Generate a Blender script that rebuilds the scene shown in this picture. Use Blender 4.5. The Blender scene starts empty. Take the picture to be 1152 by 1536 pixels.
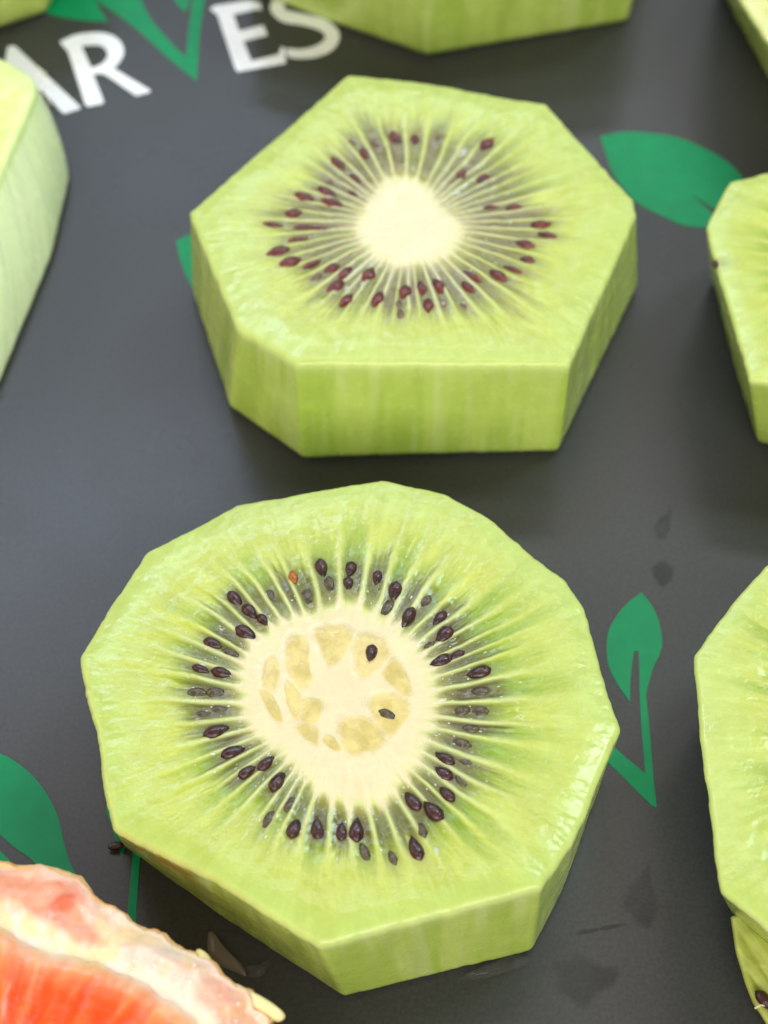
import bpy, math, random
import numpy as np
from mathutils import Vector
from mathutils.geometry import tessellate_polygon

random.seed(7)
RNG = np.random.default_rng(7)
R = math.radians
scene = bpy.context.scene
col = scene.collection

# ------------------------------------------------------------------ camera
F_PX, PITCH, CAM_H = 2400.0, 53.0, 0.140
cam_data = bpy.data.cameras.new("camera")
cam = bpy.data.objects.new("camera", cam_data)
col.objects.link(cam)
cam.location = (0, 0, CAM_H)
cam.rotation_euler = (R(90 - PITCH), 0, 0)
cam_data.sensor_fit = 'VERTICAL'
cam_data.sensor_height = 36
cam_data.sensor_width = 27
cam_data.lens = F_PX / 1536 * 36
cam_data.clip_start = 0.005
cam_data.clip_end = 50
cam_data.dof.use_dof = True
cam_data.dof.focus_distance = 0.146
cam_data.dof.aperture_fstop = 29
scene.camera = cam

# ------------------------------------------------------------------ world + lamps
world = bpy.data.worlds.new("World")
scene.world = world
world.use_nodes = True
bg = world.node_tree.nodes["Background"]
bg.inputs[0].default_value = (1.0, 0.985, 0.96, 1)
bg.inputs[1].default_value = 0.25

def area(name, az, el, dist, w, h, color, L):
    """window-like lamp; az 0 = straight behind the fruit, positive to the right"""
    d = bpy.data.lights.new(name, 'AREA')
    d.shape = 'RECTANGLE'; d.size = w; d.size_y = h
    d.color = color
    d.energy = L * math.pi * w * h
    o = bpy.data.objects.new(name, d)
    col.objects.link(o)
    tgt = Vector((0, 0.11, 0))
    v = Vector((math.sin(R(az)) * math.cos(R(el)), math.cos(R(az)) * math.cos(R(el)), math.sin(R(el))))
    o.location = tgt + v * dist
    o.rotation_euler = (-v).to_track_quat('-Z', 'Y').to_euler()
    return o

area("window_lamp", -27, 51.8, 1.2, 0.62, 0.11, (0.60, 0.74, 1.0), 15.0)
area("window_lamp", 14, 53, 1.2, 0.50, 0.09, (1.0, 0.99, 0.96), 7.5)
area("window_lamp", -4, 38.0, 1.2, 0.46, 0.08, (0.62, 0.76, 1.0), 10.0)
area("window_lamp", 22, 36.5, 1.2, 0.55, 0.14, (0.95, 1.0, 1.0), 2.6)
area("ceiling_lamp", 12, 68.5, 1.2, 0.95, 0.10, (1.0, 0.88, 0.84), 7.5)
area("side_window_lamp", 56, 55, 1.2, 0.24, 0.30, (0.70, 1.0, 0.98), 18.0)
area("room_lamp", 176, 35, 1.3, 1.1, 0.7, (1.0, 0.97, 0.90), 6.0)
area("room_lamp", -84, 33, 1.3, 0.7, 0.6, (1.0, 0.80, 0.46), 2.8)

vs = scene.view_settings
vs.view_transform = 'Standard'; vs.look = 'None'; vs.gamma = 1; vs.exposure = 0.0
scene.cycles.use_denoising = True
scene.cycles.max_bounces = 10
scene.cycles.caustics_reflective = False

# ------------------------------------------------------------------ helpers
TH = R(PITCH)
FW = np.array([0, math.cos(TH), -math.sin(TH)]); RT = np.array([1.0, 0, 0]); UP = np.array([0, math.sin(TH), math.cos(TH)])
CP = np.array([0, 0, CAM_H])

def un(p, z=0.0):
    """where a sight line of the photograph meets the level z"""
    p = np.atleast_2d(np.asarray(p, float))
    d = FW + (p[:, :1] - 576) / F_PX * RT - (p[:, 1:2] - 768) / F_PX * UP
    s = (z - CAM_H) / d[:, 2:]
    return (CP + s * d)[:, :2]

def lin(rgb):
    c = np.asarray(rgb, float) / 255
    return np.where(c <= .04045, c / 12.92, ((c + .055) / 1.055) ** 2.4)

_perm = [np.random.default_rng(100 + i).random((256, 256)) for i in range(12)]
def vn(x, y, k=0):
    P = _perm[k % 12]
    x = np.asarray(x, float); y = np.asarray(y, float)
    xi = np.floor(x).astype(int); yi = np.floor(y).astype(int)
    fx = x - xi; fy = y - yi
    fx = fx * fx * (3 - 2 * fx); fy = fy * fy * (3 - 2 * fy)
    a = P[xi % 256, yi % 256]; b = P[(xi + 1) % 256, yi % 256]
    c = P[xi % 256, (yi + 1) % 256]; d = P[(xi + 1) % 256, (yi + 1) % 256]
    return (a * (1 - fx) + b * fx) * (1 - fy) + (c * (1 - fx) + d * fx) * fy
def fbm(x, y, k=0, o=3):
    s = 0; a = .5
    for i in range(o):
        s = s + a * vn(x * 2 ** i, y * 2 ** i, k + i); a *= .5
    return s / (1 - .5 ** o)
def sm(a, b, x):
    t = np.clip((x - a) / (b - a), 0, 1)
    return t * t * (3 - 2 * t)
def mixc(a, b, f):
    return a + (b - a) * np.asarray(f)[..., None]

def tag(o, label=None, cat=None, group=None, kind=None):
    for k, v in (('label', label), ('category', cat), ('group', group), ('kind', kind)):
        if v: o[k] = v
    return o
def empty(name, loc):
    o = bpy.data.objects.new(name, None); col.objects.link(o)
    o.location = loc; o.empty_display_size = 0.01
    return o
def make_mesh(name, V, Fq, colors=None, smooth=True, alpha=None):
    me = bpy.data.meshes.new(name)
    me.from_pydata(V.tolist() if hasattr(V, 'tolist') else V, [], Fq)
    if colors is not None:
        at = me.color_attributes.new('col', 'FLOAT_COLOR', 'POINT')
        c = np.ones((len(V), 4), np.float32); c[:, :3] = colors
        if alpha is not None: c[:, 3] = alpha
        at.data.foreach_set('color', c.ravel())
    if smooth:
        me.polygons.foreach_set('use_smooth', [True] * len(me.polygons))
    me.update()
    return me
def put(name, me, mat, parent=None, loc=(0, 0, 0)):
    o = bpy.data.objects.new(name, me); col.objects.link(o)
    if mat and not me.materials: me.materials.append(mat)
    o.parent = parent; o.location = loc
    return o

# ------------------------------------------------------------------ materials
def newmat(name):
    m = bpy.data.materials.new(name); m.use_nodes = True
    nt = m.node_tree
    return m, nt, nt.nodes["Principled BSDF"]
def noise(nt, scale, detail=3, rough=.55):
    tc = nt.nodes.new('ShaderNodeTexCoord'); n = nt.nodes.new('ShaderNodeTexNoise')
    n.inputs['Scale'].default_value = scale; n.inputs['Detail'].default_value = detail
    n.inputs['Roughness'].default_value = rough
    nt.links.new(tc.outputs['Object'], n.inputs['Vector'])
    return n
def ramp(nt, src, a, b, lo=.35, hi=.65):
    r = nt.nodes.new('ShaderNodeMapRange')
    r.inputs['From Min'].default_value = lo; r.inputs['From Max'].default_value = hi
    r.inputs['To Min'].default_value = a; r.inputs['To Max'].default_value = b
    nt.links.new(src, r.inputs['Value'])
    return r.outputs['Result']
def wet_flesh(name, sss, radius, scale, rough, bump_d, vary=.12, fine=2600, coarse=420, feather=False):
    m, nt, b = newmat(name)
    at = nt.nodes.new('ShaderNodeAttribute'); at.attribute_name = 'col'
    n1 = noise(nt, coarse, 4); n2 = noise(nt, fine, 2)
    hsv = nt.nodes.new('ShaderNodeHueSaturation')
    nt.links.new(at.outputs['Color'], hsv.inputs['Color'])
    nt.links.new(ramp(nt, n1.outputs['Fac'], 1 - vary, 1 + vary), hsv.inputs['Value'])
    nt.links.new(hsv.outputs['Color'], b.inputs['Base Color'])
    b.inputs['Subsurface Weight'].default_value = sss
    b.inputs['Subsurface Radius'].default_value = radius
    b.inputs['Subsurface Scale'].default_value = scale
    nt.links.new(ramp(nt, n1.outputs['Fac'], rough - .08, rough + .1), b.inputs['Roughness'])
    b.inputs['IOR'].default_value = 1.38; b.inputs['Coat Weight'].default_value = .25; b.inputs['Coat Roughness'].default_value = .14
    mth = nt.nodes.new('ShaderNodeMath'); mth.operation = 'MULTIPLY_ADD'
    nt.links.new(n2.outputs['Fac'], mth.inputs[0]); mth.inputs[1].default_value = .55
    nt.links.new(n1.outputs['Fac'], mth.inputs[2])
    bp = nt.nodes.new('ShaderNodeBump'); bp.inputs['Strength'].default_value = .5
    bp.inputs['Distance'].default_value = bump_d
    if feather: nt.links.new(at.outputs['Alpha'], b.inputs['Alpha'])
    else:
        sw = nt.nodes.new('ShaderNodeMath'); sw.operation = 'MULTIPLY'; sw.inputs[1].default_value = sss
        nt.links.new(at.outputs['Alpha'], sw.inputs[0]); nt.links.new(sw.outputs[0], b.inputs['Subsurface Weight'])
    nt.links.new(mth.outputs[0], bp.inputs['Height']); nt.links.new(bp.outputs['Normal'], b.inputs['Normal'])
    return m

M_flesh = wet_flesh('kiwi_flesh', .60, (1.0, 1.1, .45), .0016, .22, .00015, .03)
M_core = wet_flesh('kiwi_core', 0.0, (1.0, .95, .8), .0010, .36, .00014, .03, feather=True)
M_jelly = wet_flesh('kiwi_chamber_jelly', 0.0, (1.0, .9, .5), .0008, .25, .00018, .06, 3800, 900, feather=True)
M_pith = wet_flesh('citrus_pith', .4, (1.0, .75, .6), .0010, .36, .0004, .05, 1500, 380)
M_pulp = wet_flesh('citrus_pulp', .5, (1.0, .45, .2), .0014, .34, .0003, .10, 1400, 500)
M_rind = wet_flesh('citrus_rind', .4, (1.0, .6, .3), .0008, .38, .0003, .15, 1800, 700)

def seed_mat(name, c1, c2, rough, coat, scale=1400):
    m, nt, b = newmat(name)
    n = noise(nt, scale, 3)
    mx = nt.nodes.new('ShaderNodeMix'); mx.data_type = 'RGBA'
    mx.inputs['A'].default_value = (*lin(c1), 1); mx.inputs['B'].default_value = (*lin(c2), 1)
    nt.links.new(ramp(nt, n.outputs['Fac'], 0, 1), mx.inputs['Factor'])
    nt.links.new(mx.outputs['Result'], b.inputs['Base Color'])
    b.inputs['Roughness'].default_value = rough
    b.inputs['Coat Weight'].default_value = coat; b.inputs['Coat Roughness'].default_value = .06
    bp = nt.nodes.new('ShaderNodeBump'); bp.inputs['Strength'].default_value = .8; bp.inputs['Distance'].default_value = .00025
    n2 = noise(nt, 2600, 2)
    nt.links.new(n2.outputs['Fac'], bp.inputs['Height']); nt.links.new(bp.outputs['Normal'], b.inputs['Normal'])
    return m
M_seed_dark = seed_mat('seed_dark', (30, 9, 11), (74, 22, 24), .36, .4)
M_seed_red = seed_mat('seed_red', (52, 9, 8), (124, 32, 22), .36, .35)
M_seed_orange = seed_mat('seed_orange', (150, 80, 20), (190, 110, 40), .3, .5)
M_seed_bur = seed_mat('seed_buried', (60, 48, 30), (96, 84, 50), .35, .3, 2200)
M_seed_burred = seed_mat('seed_buried_red', (92, 62, 52), (130, 100, 80), .4, .2, 2200)

def plain(name, c, rough, spec=.5, trans=0, ior=1.45, sss=0):
    m, nt, b = newmat(name)
    n = noise(nt, 420, 3)
    mx = nt.nodes.new('ShaderNodeMix'); mx.data_type = 'RGBA'
    cc = lin(c)
    mx.inputs['A'].default_value = (*(cc * .94), 1); mx.inputs['B'].default_value = (*np.minimum(cc * 1.05, 1), 1)
    nt.links.new(ramp(nt, n.outputs['Fac'], 0, 1), mx.inputs['Factor'])
    nt.links.new(mx.outputs['Result'], b.inputs['Base Color'])
    b.inputs['Roughness'].default_value = rough
    b.inputs['Specular IOR Level'].default_value = spec
    b.inputs['Transmission Weight'].default_value = trans; b.inputs['IOR'].default_value = ior
    b.inputs['Subsurface Weight'].default_value = sss; b.inputs['Subsurface Scale'].default_value = .0008
    return m
M_green = plain('printed_green', (0, 136, 84), .5, .3)
M_white = plain('printed_white', (236, 236, 242), .40)
M_fibre = plain('pale_fibre', (232, 226, 190), .3)
M_juice, nt, b = newmat('clear_juice')
b.inputs['Base Color'].default_value = (.14, .14, .135, 1); b.inputs['Roughness'].default_value = .07
nz_ = noise(nt, 500, 3)
nt.links.new(ramp(nt, nz_.outputs['Fac'], .12, .32), b.inputs['Alpha'])
M_scrap = plain('translucent_scrap', (140, 128, 118), .22, .5)
M_scrap.node_tree.nodes['Principled BSDF'].inputs['Alpha'].default_value = .5

M_bead, nt, b = newmat('juice_glint')
b.inputs['Base Color'].default_value = (.9, .92, .85, 1); b.inputs['Roughness'].default_value = .06  # whitish base colour paints the glint into beads and drops
b.inputs['Specular IOR Level'].default_value = .9
nz_ = noise(nt, 700, 2)
nt.links.new(ramp(nt, nz_.outputs['Fac'], .30, .75), b.inputs['Alpha'])

# mat: matte grey silicone with a faint grain
M_mat, nt, b = newmat('grey_silicone')
n1 = noise(nt, 2600, 2); n2 = noise(nt, 38, 4)
mx = nt.nodes.new('ShaderNodeMix'); mx.data_type = 'RGBA'
mx.inputs['A'].default_value = (.040, .0397, .0392, 1); mx.inputs['B'].default_value = (.060, .0595, .059, 1)
nt.links.new(ramp(nt, n1.outputs['Fac'], 0, 1, .2, .8), mx.inputs['Factor'])
nt.links.new(mx.outputs['Result'], b.inputs['Base Color'])
nt.links.new(ramp(nt, n2.outputs['Fac'], .26, .31), b.inputs['Roughness'])
b.inputs['IOR'].default_value = 1.5; b.inputs['Specular IOR Level'].default_value = .24
bp = nt.nodes.new('ShaderNodeBump'); bp.inputs['Strength'].default_value = .04; bp.inputs['Distance'].default_value = .0001
nt.links.new(n1.outputs['Fac'], bp.inputs['Height']); nt.links.new(bp.outputs['Normal'], b.inputs['Normal'])

# dried juice film: darker, half see-through
M_film, nt, b = newmat('juice_film')
b.inputs['Base Color'].default_value = (.022, .022, .021, 1); b.inputs['Roughness'].default_value = .62
b.inputs['Specular IOR Level'].default_value = .25
at = nt.nodes.new('ShaderNodeAttribute'); at.attribute_name = 'col'
mm = nt.nodes.new('ShaderNodeMath'); mm.operation = 'MULTIPLY'; mm.inputs[1].default_value = .26
nt.links.new(at.outputs['Fac'], mm.inputs[0]); nt.links.new(mm.outputs[0], b.inputs['Alpha'])

# ------------------------------------------------------------------ flat printed shapes
def catmull(P, n=5, closed=True):
    P = np.asarray(P, float); m = len(P); out = []
    for i in range(m):
        p0, p1, p2, p3 = P[(i - 1) % m], P[i], P[(i + 1) % m], P[(i + 2) % m]
        for t in np.linspace(0, 1, n, endpoint=False):
            out.append(.5 * (2 * p1 + (p2 - p0) * t + (2 * p0 - 5 * p1 + 4 * p2 - p3) * t * t + (3 * p1 - p0 - 3 * p2 + p3) * t ** 3))
    return np.array(out)
def soft(P, sharp=(), n=4):
    """smooth closed outline that keeps the listed corners sharp"""
    P = np.asarray(P, float); m = len(P); out = []
    for i in range(m):
        p1, p2 = P[i], P[(i + 1) % m]
        p0 = P[(i - 1) % m] if i not in sharp else 2 * p1 - p2
        p3 = P[(i + 2) % m] if (i + 1) % m not in sharp else 2 * p2 - p1
        for t in np.linspace(0, 1, n, endpoint=False):
            out.append(.5 * (2 * p1 + (p2 - p0) * t + (2 * p0 - 5 * p1 + 4 * p2 - p3) * t * t + (3 * p1 - p0 - 3 * p2 + p3) * t ** 3))
    return np.array(out)
def sheet(name, loops, mat, parent, z0=0.0, h=.00006):
    """loops in ground metres: outer outline then holes; a thin raised film"""
    off = [0]
    for l in loops: off.append(off[-1] + len(l))
    tris = tessellate_polygon([[Vector((p[0], p[1], 0)) for p in l] for l in loops])
    n = off[-1]
    flat = np.vstack(loops)
    V = np.vstack([np.c_[flat, np.full(n, z0 + h)], np.c_[flat, np.full(n, z0)]])
    Fc = []
    for t in tris:
        a, b_, c = [V[i] for i in t]
        cr = (b_[0] - a[0]) * (c[1] - a[1]) - (b_[1] - a[1]) * (c[0] - a[0])
        Fc.append(tuple(t) if cr > 0 else tuple(reversed(t)))
    for li, l in enumerate(loops):
        m = len(l)
        for i in range(m):
            j = (i + 1) % m
            Fc.append((off[li] + i, off[li] + j, n + off[li] + j, n + off[li] + i))
    return put(name, make_mesh(name, V, Fc, smooth=False), mat, parent)

# ------------------------------------------------------------------ the mat
mat_root = empty('printed_mat', (0, 0.12, 0))
tag(mat_root, 'dark grey mat printed with green leaves and white letters under all the fruit', 'mat')
W2, L2, T2 = .30, .32, .0015
def rounded(w, l, r, n=8):
    P = []
    for sx, sy, a0 in ((1, 1, 0), (-1, 1, 90), (-1, -1, 180), (1, -1, 270)):
        for k in range(n + 1):
            a = R(a0 + 90 * k / n)
            P.append((sx * (w - r) + r * math.cos(a), sy * (l - r) + r * math.sin(a)))
    return np.array(P)
mo = sheet('mat_sheet', [rounded(W2, L2, .02)], M_mat, mat_root, -T2, T2)
OFF = np.array([0, .12])
def prt(name, px_loops, mat, label=None):
    o = sheet(name, [un(l) - OFF for l in px_loops], mat, mat_root)
    if label: o['label'] = label
    return o

prt('leaf_emblem', [soft([(900, 205), (930, 199), (961, 199), (998, 203), (1032, 212), (1080, 236), (1110, 262), (1130, 300), (1100, 330), (1073, 315), (1036, 292), (1070, 322), (1090, 338), (1060, 341), (1029, 339), (999, 327), (958, 306), (935, 283), (917, 255)], (0, 8, 10, 12))],
    M_green, 'broad green leaf between the upper slice and the right edge slice')
prt('leaf_emblem', [soft([(962, 889), (977, 908), (988, 932), (993, 961), (990, 980), (979, 1004), (971, 1033), (969, 1043), (974, 1091), (980, 1168), (985, 1211), (978, 1209), (912, 1144), (860, 1095), (868, 1070), (921, 1121), (968, 1161), (963, 1101), (960, 1053), (959, 1016), (958, 977), (951, 977), (948, 995), (945, 1029), (945, 1054), (926, 1026), (913, 1000), (910, 976), (912, 951), (920, 932), (938, 908)], (0, 7, 10, 11, 13, 14, 16, 20, 21, 24))],
    M_green, 'green leaf with a slit and pointed stem right of the lower slice')
prt('leaf_emblem', [soft([(264, 362), (279, 354), (320, 345), (345, 470), (303, 452), (287, 430), (272, 395)], (0, 1, 2, 3))],
    M_green, 'green leaf edge peeking from under the upper slice')
prt('leaf_emblem', [soft([(0, 1131), (23, 1143), (51, 1166), (74, 1198), (88, 1229), (94, 1256), (104, 1291), (117, 1323), (130, 1400), (75, 1330), (51, 1293), (23, 1272), (0, 1252), (-60, 1225), (-80, 1150), (-40, 1122)], (8, 12, 13)),],
    M_green, 'large green leaf behind the citrus piece')
prt('leaf_stem', [[(-30, 1262), (0, 1276), (14, 1290), (24, 1310), (0, 1310), (-30, 1290)]], M_green)
prt('leaf_emblem', [soft([(158, 1217), (165, 1232), (172, 1256), (183, 1287), (187, 1272), (193, 1240), (200, 1190), (165, 1180)], (0, 3, 6, 7))],
    M_green, 'green leaf tip beside the stray seed')
prt('leaf_stem', [[(199, 1285), (203, 1240), (216, 1240), (210, 1289), (204, 1377), (200, 1440), (187, 1440), (191, 1370)]], M_green)
# the lettering, with the V drawn as a leafy stem
prt('leaf_emblem', [soft([(60, -10), (135, -10), (162, 33), (127, 31), (80, 23), (50, 8)], (1, 2))], M_green, 'green leaf lobe above the letter R')
prt('letter', [soft([(126, -30), (142, 0), (183, 27), (212, 50), (251, 86), (295, 122), (297, 89), (301, 38), (307, 0), (312, -40), (292, -40), (289, 0), (283, 44), (279, 87), (263, 71), (233, 38), (220, 18), (212, 0), (205, -30)], (0, 1, 5, 9, 10, 13, 18))],
    M_green, 'green letter V drawn as a leaf and stem')
prt('leaf_emblem', [soft([(258, -20), (262, 0), (272, 14), (280, 15), (284, 0), (288, -20)], (0, 5))], M_green, 'small green leaf inside the letter V')
prt('letter', [[(12, 70), (22, 69), (121, 161), (119, 164), (97, 171), (92, 168), (62, 135), (20, 145), (14, 190), (-12, 195), (2, 120)]], M_white, 'white letter A, partly covered by the left edge slice')
prt('letter', [soft([(90, 63), (112, 53), (142, 49), (165, 52), (180, 62), (186, 77), (181, 91), (171, 103), (226, 136), (224, 139), (204, 144), (165, 117), (153, 111), (140, 112), (156, 153), (153, 156), (133, 160), (128, 158), (102, 77), (95, 70)], (0, 7, 8, 9, 10, 13, 14, 15, 16, 17, 18, 19)),
     soft([(122, 69), (148, 68), (159, 75), (161, 86), (151, 97), (137, 102)], (0, 5))], M_white, 'white letter R')
prt('letter', [[(315, 14), (322, 9), (374, 1), (390, 4), (393, 15), (386, 14), (350, 22), (359, 47), (395, 38), (401, 53), (365, 62), (377, 92), (418, 82), (422, 70), (427, 73), (429, 95), (357, 108), (353, 104), (326, 22)]], M_white, 'white letter E')
prt('letter', [soft([(405, 12), (420, -10), (450, -16), (480, -8), (478, 0), (450, -6), (430, 2), (428, 14), (450, 20), (485, 28), (505, 43), (509, 58), (500, 74), (478, 85), (450, 88), (431, 85), (429, 73), (455, 74), (478, 67), (488, 56), (480, 46), (455, 38), (422, 32)], (3, 4, 15, 16))],
    M_white, 'white letter S running under the slice at the top edge')

# ------------------------------------------------------------------ polar bodies (slices)
def resample(P, Q, M):
    """M points along closed outline P and the matching points on Q"""
    P = np.asarray(P, float); Q = np.asarray(Q, float); k = len(P)
    L = np.linalg.norm(np.roll(P, -1, 0) - P, axis=1); L /= L.sum()
    a, b_ = [], []
    for i in range(k):
        n = max(2, int(round(L[i] * M)))
        t = np.linspace(0, 1, n, endpoint=False)[:, None]
        a.append(P[i] + (P[(i + 1) % k] - P[i]) * t); b_.append(Q[i] + (Q[(i + 1) % k] - Q[i]) * t)
    return np.vstack(a), np.vstack(b_)
def blur(P, s):
    if s < .3: return P
    r = int(3 * s) + 1; k = np.exp(-.5 * (np.arange(-r, r + 1) / s) ** 2); k /= k.sum()
    return sum(w * np.roll(P, j, 0) for j, w in zip(range(-r, r + 1), k))
def ccw(P):
    x, y = P[:, 0], P[:, 1]
    return np.sum(x * np.roll(y, -1) - y * np.roll(x, -1)) > 0

def polar_body(name, T, B, t, NR, NW, bevel, hfun, cfun, wfun, mat, parent, wall_disp=.00008, belly=0.0, afun=None):
    """closed body: level top outline T (local, star-shaped about 0), foot outline B, thickness t"""
    M = len(T)
    rr = np.linalg.norm(T, axis=1, keepdims=True)
    un_ = T / rr
    Tin = T - un_ * bevel
    V = [np.array([[0, 0, t]])]; 
    ks = np.linspace(0, 1, NR + 1)[1:]
    for k in ks: V.append(np.c_[Tin * k, np.full(M, t)])
    top_n = 1 + NR * M
    V0 = np.vstack(V)
    h = hfun(V0[:, 0], V0[:, 1]); C0 = cfun(V0[:, 0], V0[:, 1])
    V0[:, 2] += h
    hr = h[-M:]
    per = np.r_[0, np.cumsum(np.linalg.norm(np.diff(T, axis=0), axis=1))]
    rings, cols = [], []
    rimc = C0[-M:]
    nb = 5
    for i in range(1, nb + 1):
        a = math.pi / 2 * i / nb
        p = Tin + un_ * bevel * math.sin(a)
        rings.append(np.c_[p, t + hr - bevel * (1 - math.cos(a))])
        cols.append(mixc(rimc, wfun(per, np.zeros(M)), np.full(M, i / nb)))
    Bn = B / np.linalg.norm(B, axis=1, keepdims=True)
    d0 = 0
    for i in range(1, NW + 1):
        f = i / NW
        d = wall_disp * (fbm(per * 900, np.full(M, f * 1.3), 2) - .5) * 2 * min(1, 4 * f)
        p = T + (B - T) * f + un_ * d[:, None] + un_ * (belly * math.sin(math.pi * f))
        if f > .9: p = p - Bn * (bevel * 1.3 * ((f - .9) / .1) ** 2)
        z = (t + hr - bevel) * (1 - f)
        rings.append(np.c_[p, z]); cols.append(wfun(per, np.full(M, f)))
    rings.append(np.array([[0, 0, 0.0]])); cols.append(rimc[:1])
    V = np.vstack([V0] + rings); C = np.vstack([C0] + cols)
    tot = NR + nb + NW
    Fc = []
    idx = np.arange(M); nx = (idx + 1) % M
    Fc += [(0, 1 + i, 1 + j) for i, j in zip(idx.tolist(), nx.tolist())]
    for k in range(tot - 1):
        o = 1 + k * M
        Fc += np.c_[o + idx, o + M + idx, o + M + nx, o + nx].tolist()
    o = 1 + (tot - 1) * M; last = len(V) - 1
    Fc += np.c_[o + idx, np.full(M, last), o + nx].tolist()
    al = None
    if afun is not None:
        al = np.ones(len(V)); al[:len(V0)] = afun(V0[:, 0], V0[:, 1])
    return put(name, make_mesh(name, V, Fc, C, alpha=al), mat, parent)

def radial(P):
    """radius as a periodic function of angle for a star-shaped outline"""
    a = np.arctan2(P[:, 1], P[:, 0]); r = np.hypot(P[:, 0], P[:, 1])
    o = np.argsort(a); a, r = a[o], r[o]
    a = np.r_[a[-1] - 2 * np.pi, a, a[0] + 2 * np.pi]; r = np.r_[r[-1], r, r[0]]
    return lambda th: np.interp(th, a, r)

# seed meshes, shared
def seed_mesh(name, L, W, H, mat, nu=12, nv=9):
    V = [(L / 2, 0, 0)]
    for j in range(1, nv):
        a = math.pi * j / nv
        x = math.cos(a) * L / 2
        w = math.sin(a) * (1 - .30 * max(0, math.cos(math.pi - a)) ** 1.2)
        for i in range(nu):
            p = 2 * math.pi * i / nu
            V.append((x, math.cos(p) * w * W / 2, math.sin(p) * w * H / 2))
    V.append((-L / 2 * 1.08, 0, 0))
    Fc = [(0, 1 + i, 1 + (i + 1) % nu) for i in range(nu)]
    for j in range(nv - 2):
        o = 1 + j * nu
        Fc += [(o + i, o + nu + i, o + nu + (i + 1) % nu, o + (i + 1) % nu) for i in range(nu)]
    o = 1 + (nv - 2) * nu
    Fc += [(o + i, len(V) - 1, o + (i + 1) % nu) for i in range(nu)]
    V = np.array(V)
    dz = (fbm(V[:, 0] * 2200 + 40 + L * 9e4, V[:, 1] * 2200 + V[:, 2] * 900 + 40, 5) - .5) * (.9 if 'buried' in name else .35)
    V = V * (1 + dz)[:, None]
    me = make_mesh(name, V, Fc); me.materials.append(mat)
    return me
SEED = {
    'd': seed_mesh('seed_dark', .0020, .00116, .0009, M_seed_dark),
    'r': seed_mesh('seed_red', .0024, .0015, .0009, M_seed_red),
    't': seed_mesh('seed_thin', .0026, .0009, .0007, M_seed_red),
    'b': seed_mesh('seed_buried', .0022, .0011, .0007, M_seed_bur),
    'c': seed_mesh('seed_buried_red', .0018, .0009, .0007, M_seed_burred),
    'o': seed_mesh('seed_orange', .0017, .0011, .0008, M_seed_orange),
}
LIFT = {'d': -.00006, 'r': -.00006, 't': -.00006, 'b': -.00018, 'c': -.00014, 'o': .00002}

PAL = dict(core=(226, 210, 168), corering=(228, 214, 164), ray=(216, 220, 172), loc0=(152, 144, 66), loc1=(92, 86, 42),
           loc2=(104, 138, 20), loc3=(141, 173, 42), flesh=(191, 201, 90), rim=(190, 207, 114), wall=(200, 218, 112), wall2=(164, 192, 68))  # flesh and rim dimmed against wall: lowers top brightness through colour, same flesh

def ray_angles(seed_ang, RR):
    a = np.sort(np.asarray(seed_ang)); cl = []
    for x in a:
        if cl and x - cl[-1][-1] < R(4.2): cl[-1].append(x)
        else: cl.append([x])
    c = [np.mean(q) for q in cl]
    full = []
    for i in range(len(c)):
        n = c[(i + 1) % len(c)] + (2 * np.pi if i == len(c) - 1 else 0)
        g = n - c[i]; k = max(1, int(round(g / R(7.2))))
        for j in range(k): full.append(c[i] + g * j / k)
    full = np.array(full)
    nxt = np.r_[full[1:], full[0] + 2 * np.pi]
    rays = (full + nxt) / 2 + RR.normal(0, R(.5), len(full))
    return np.sort((rays + np.pi) % (2 * np.pi) - np.pi)

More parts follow.
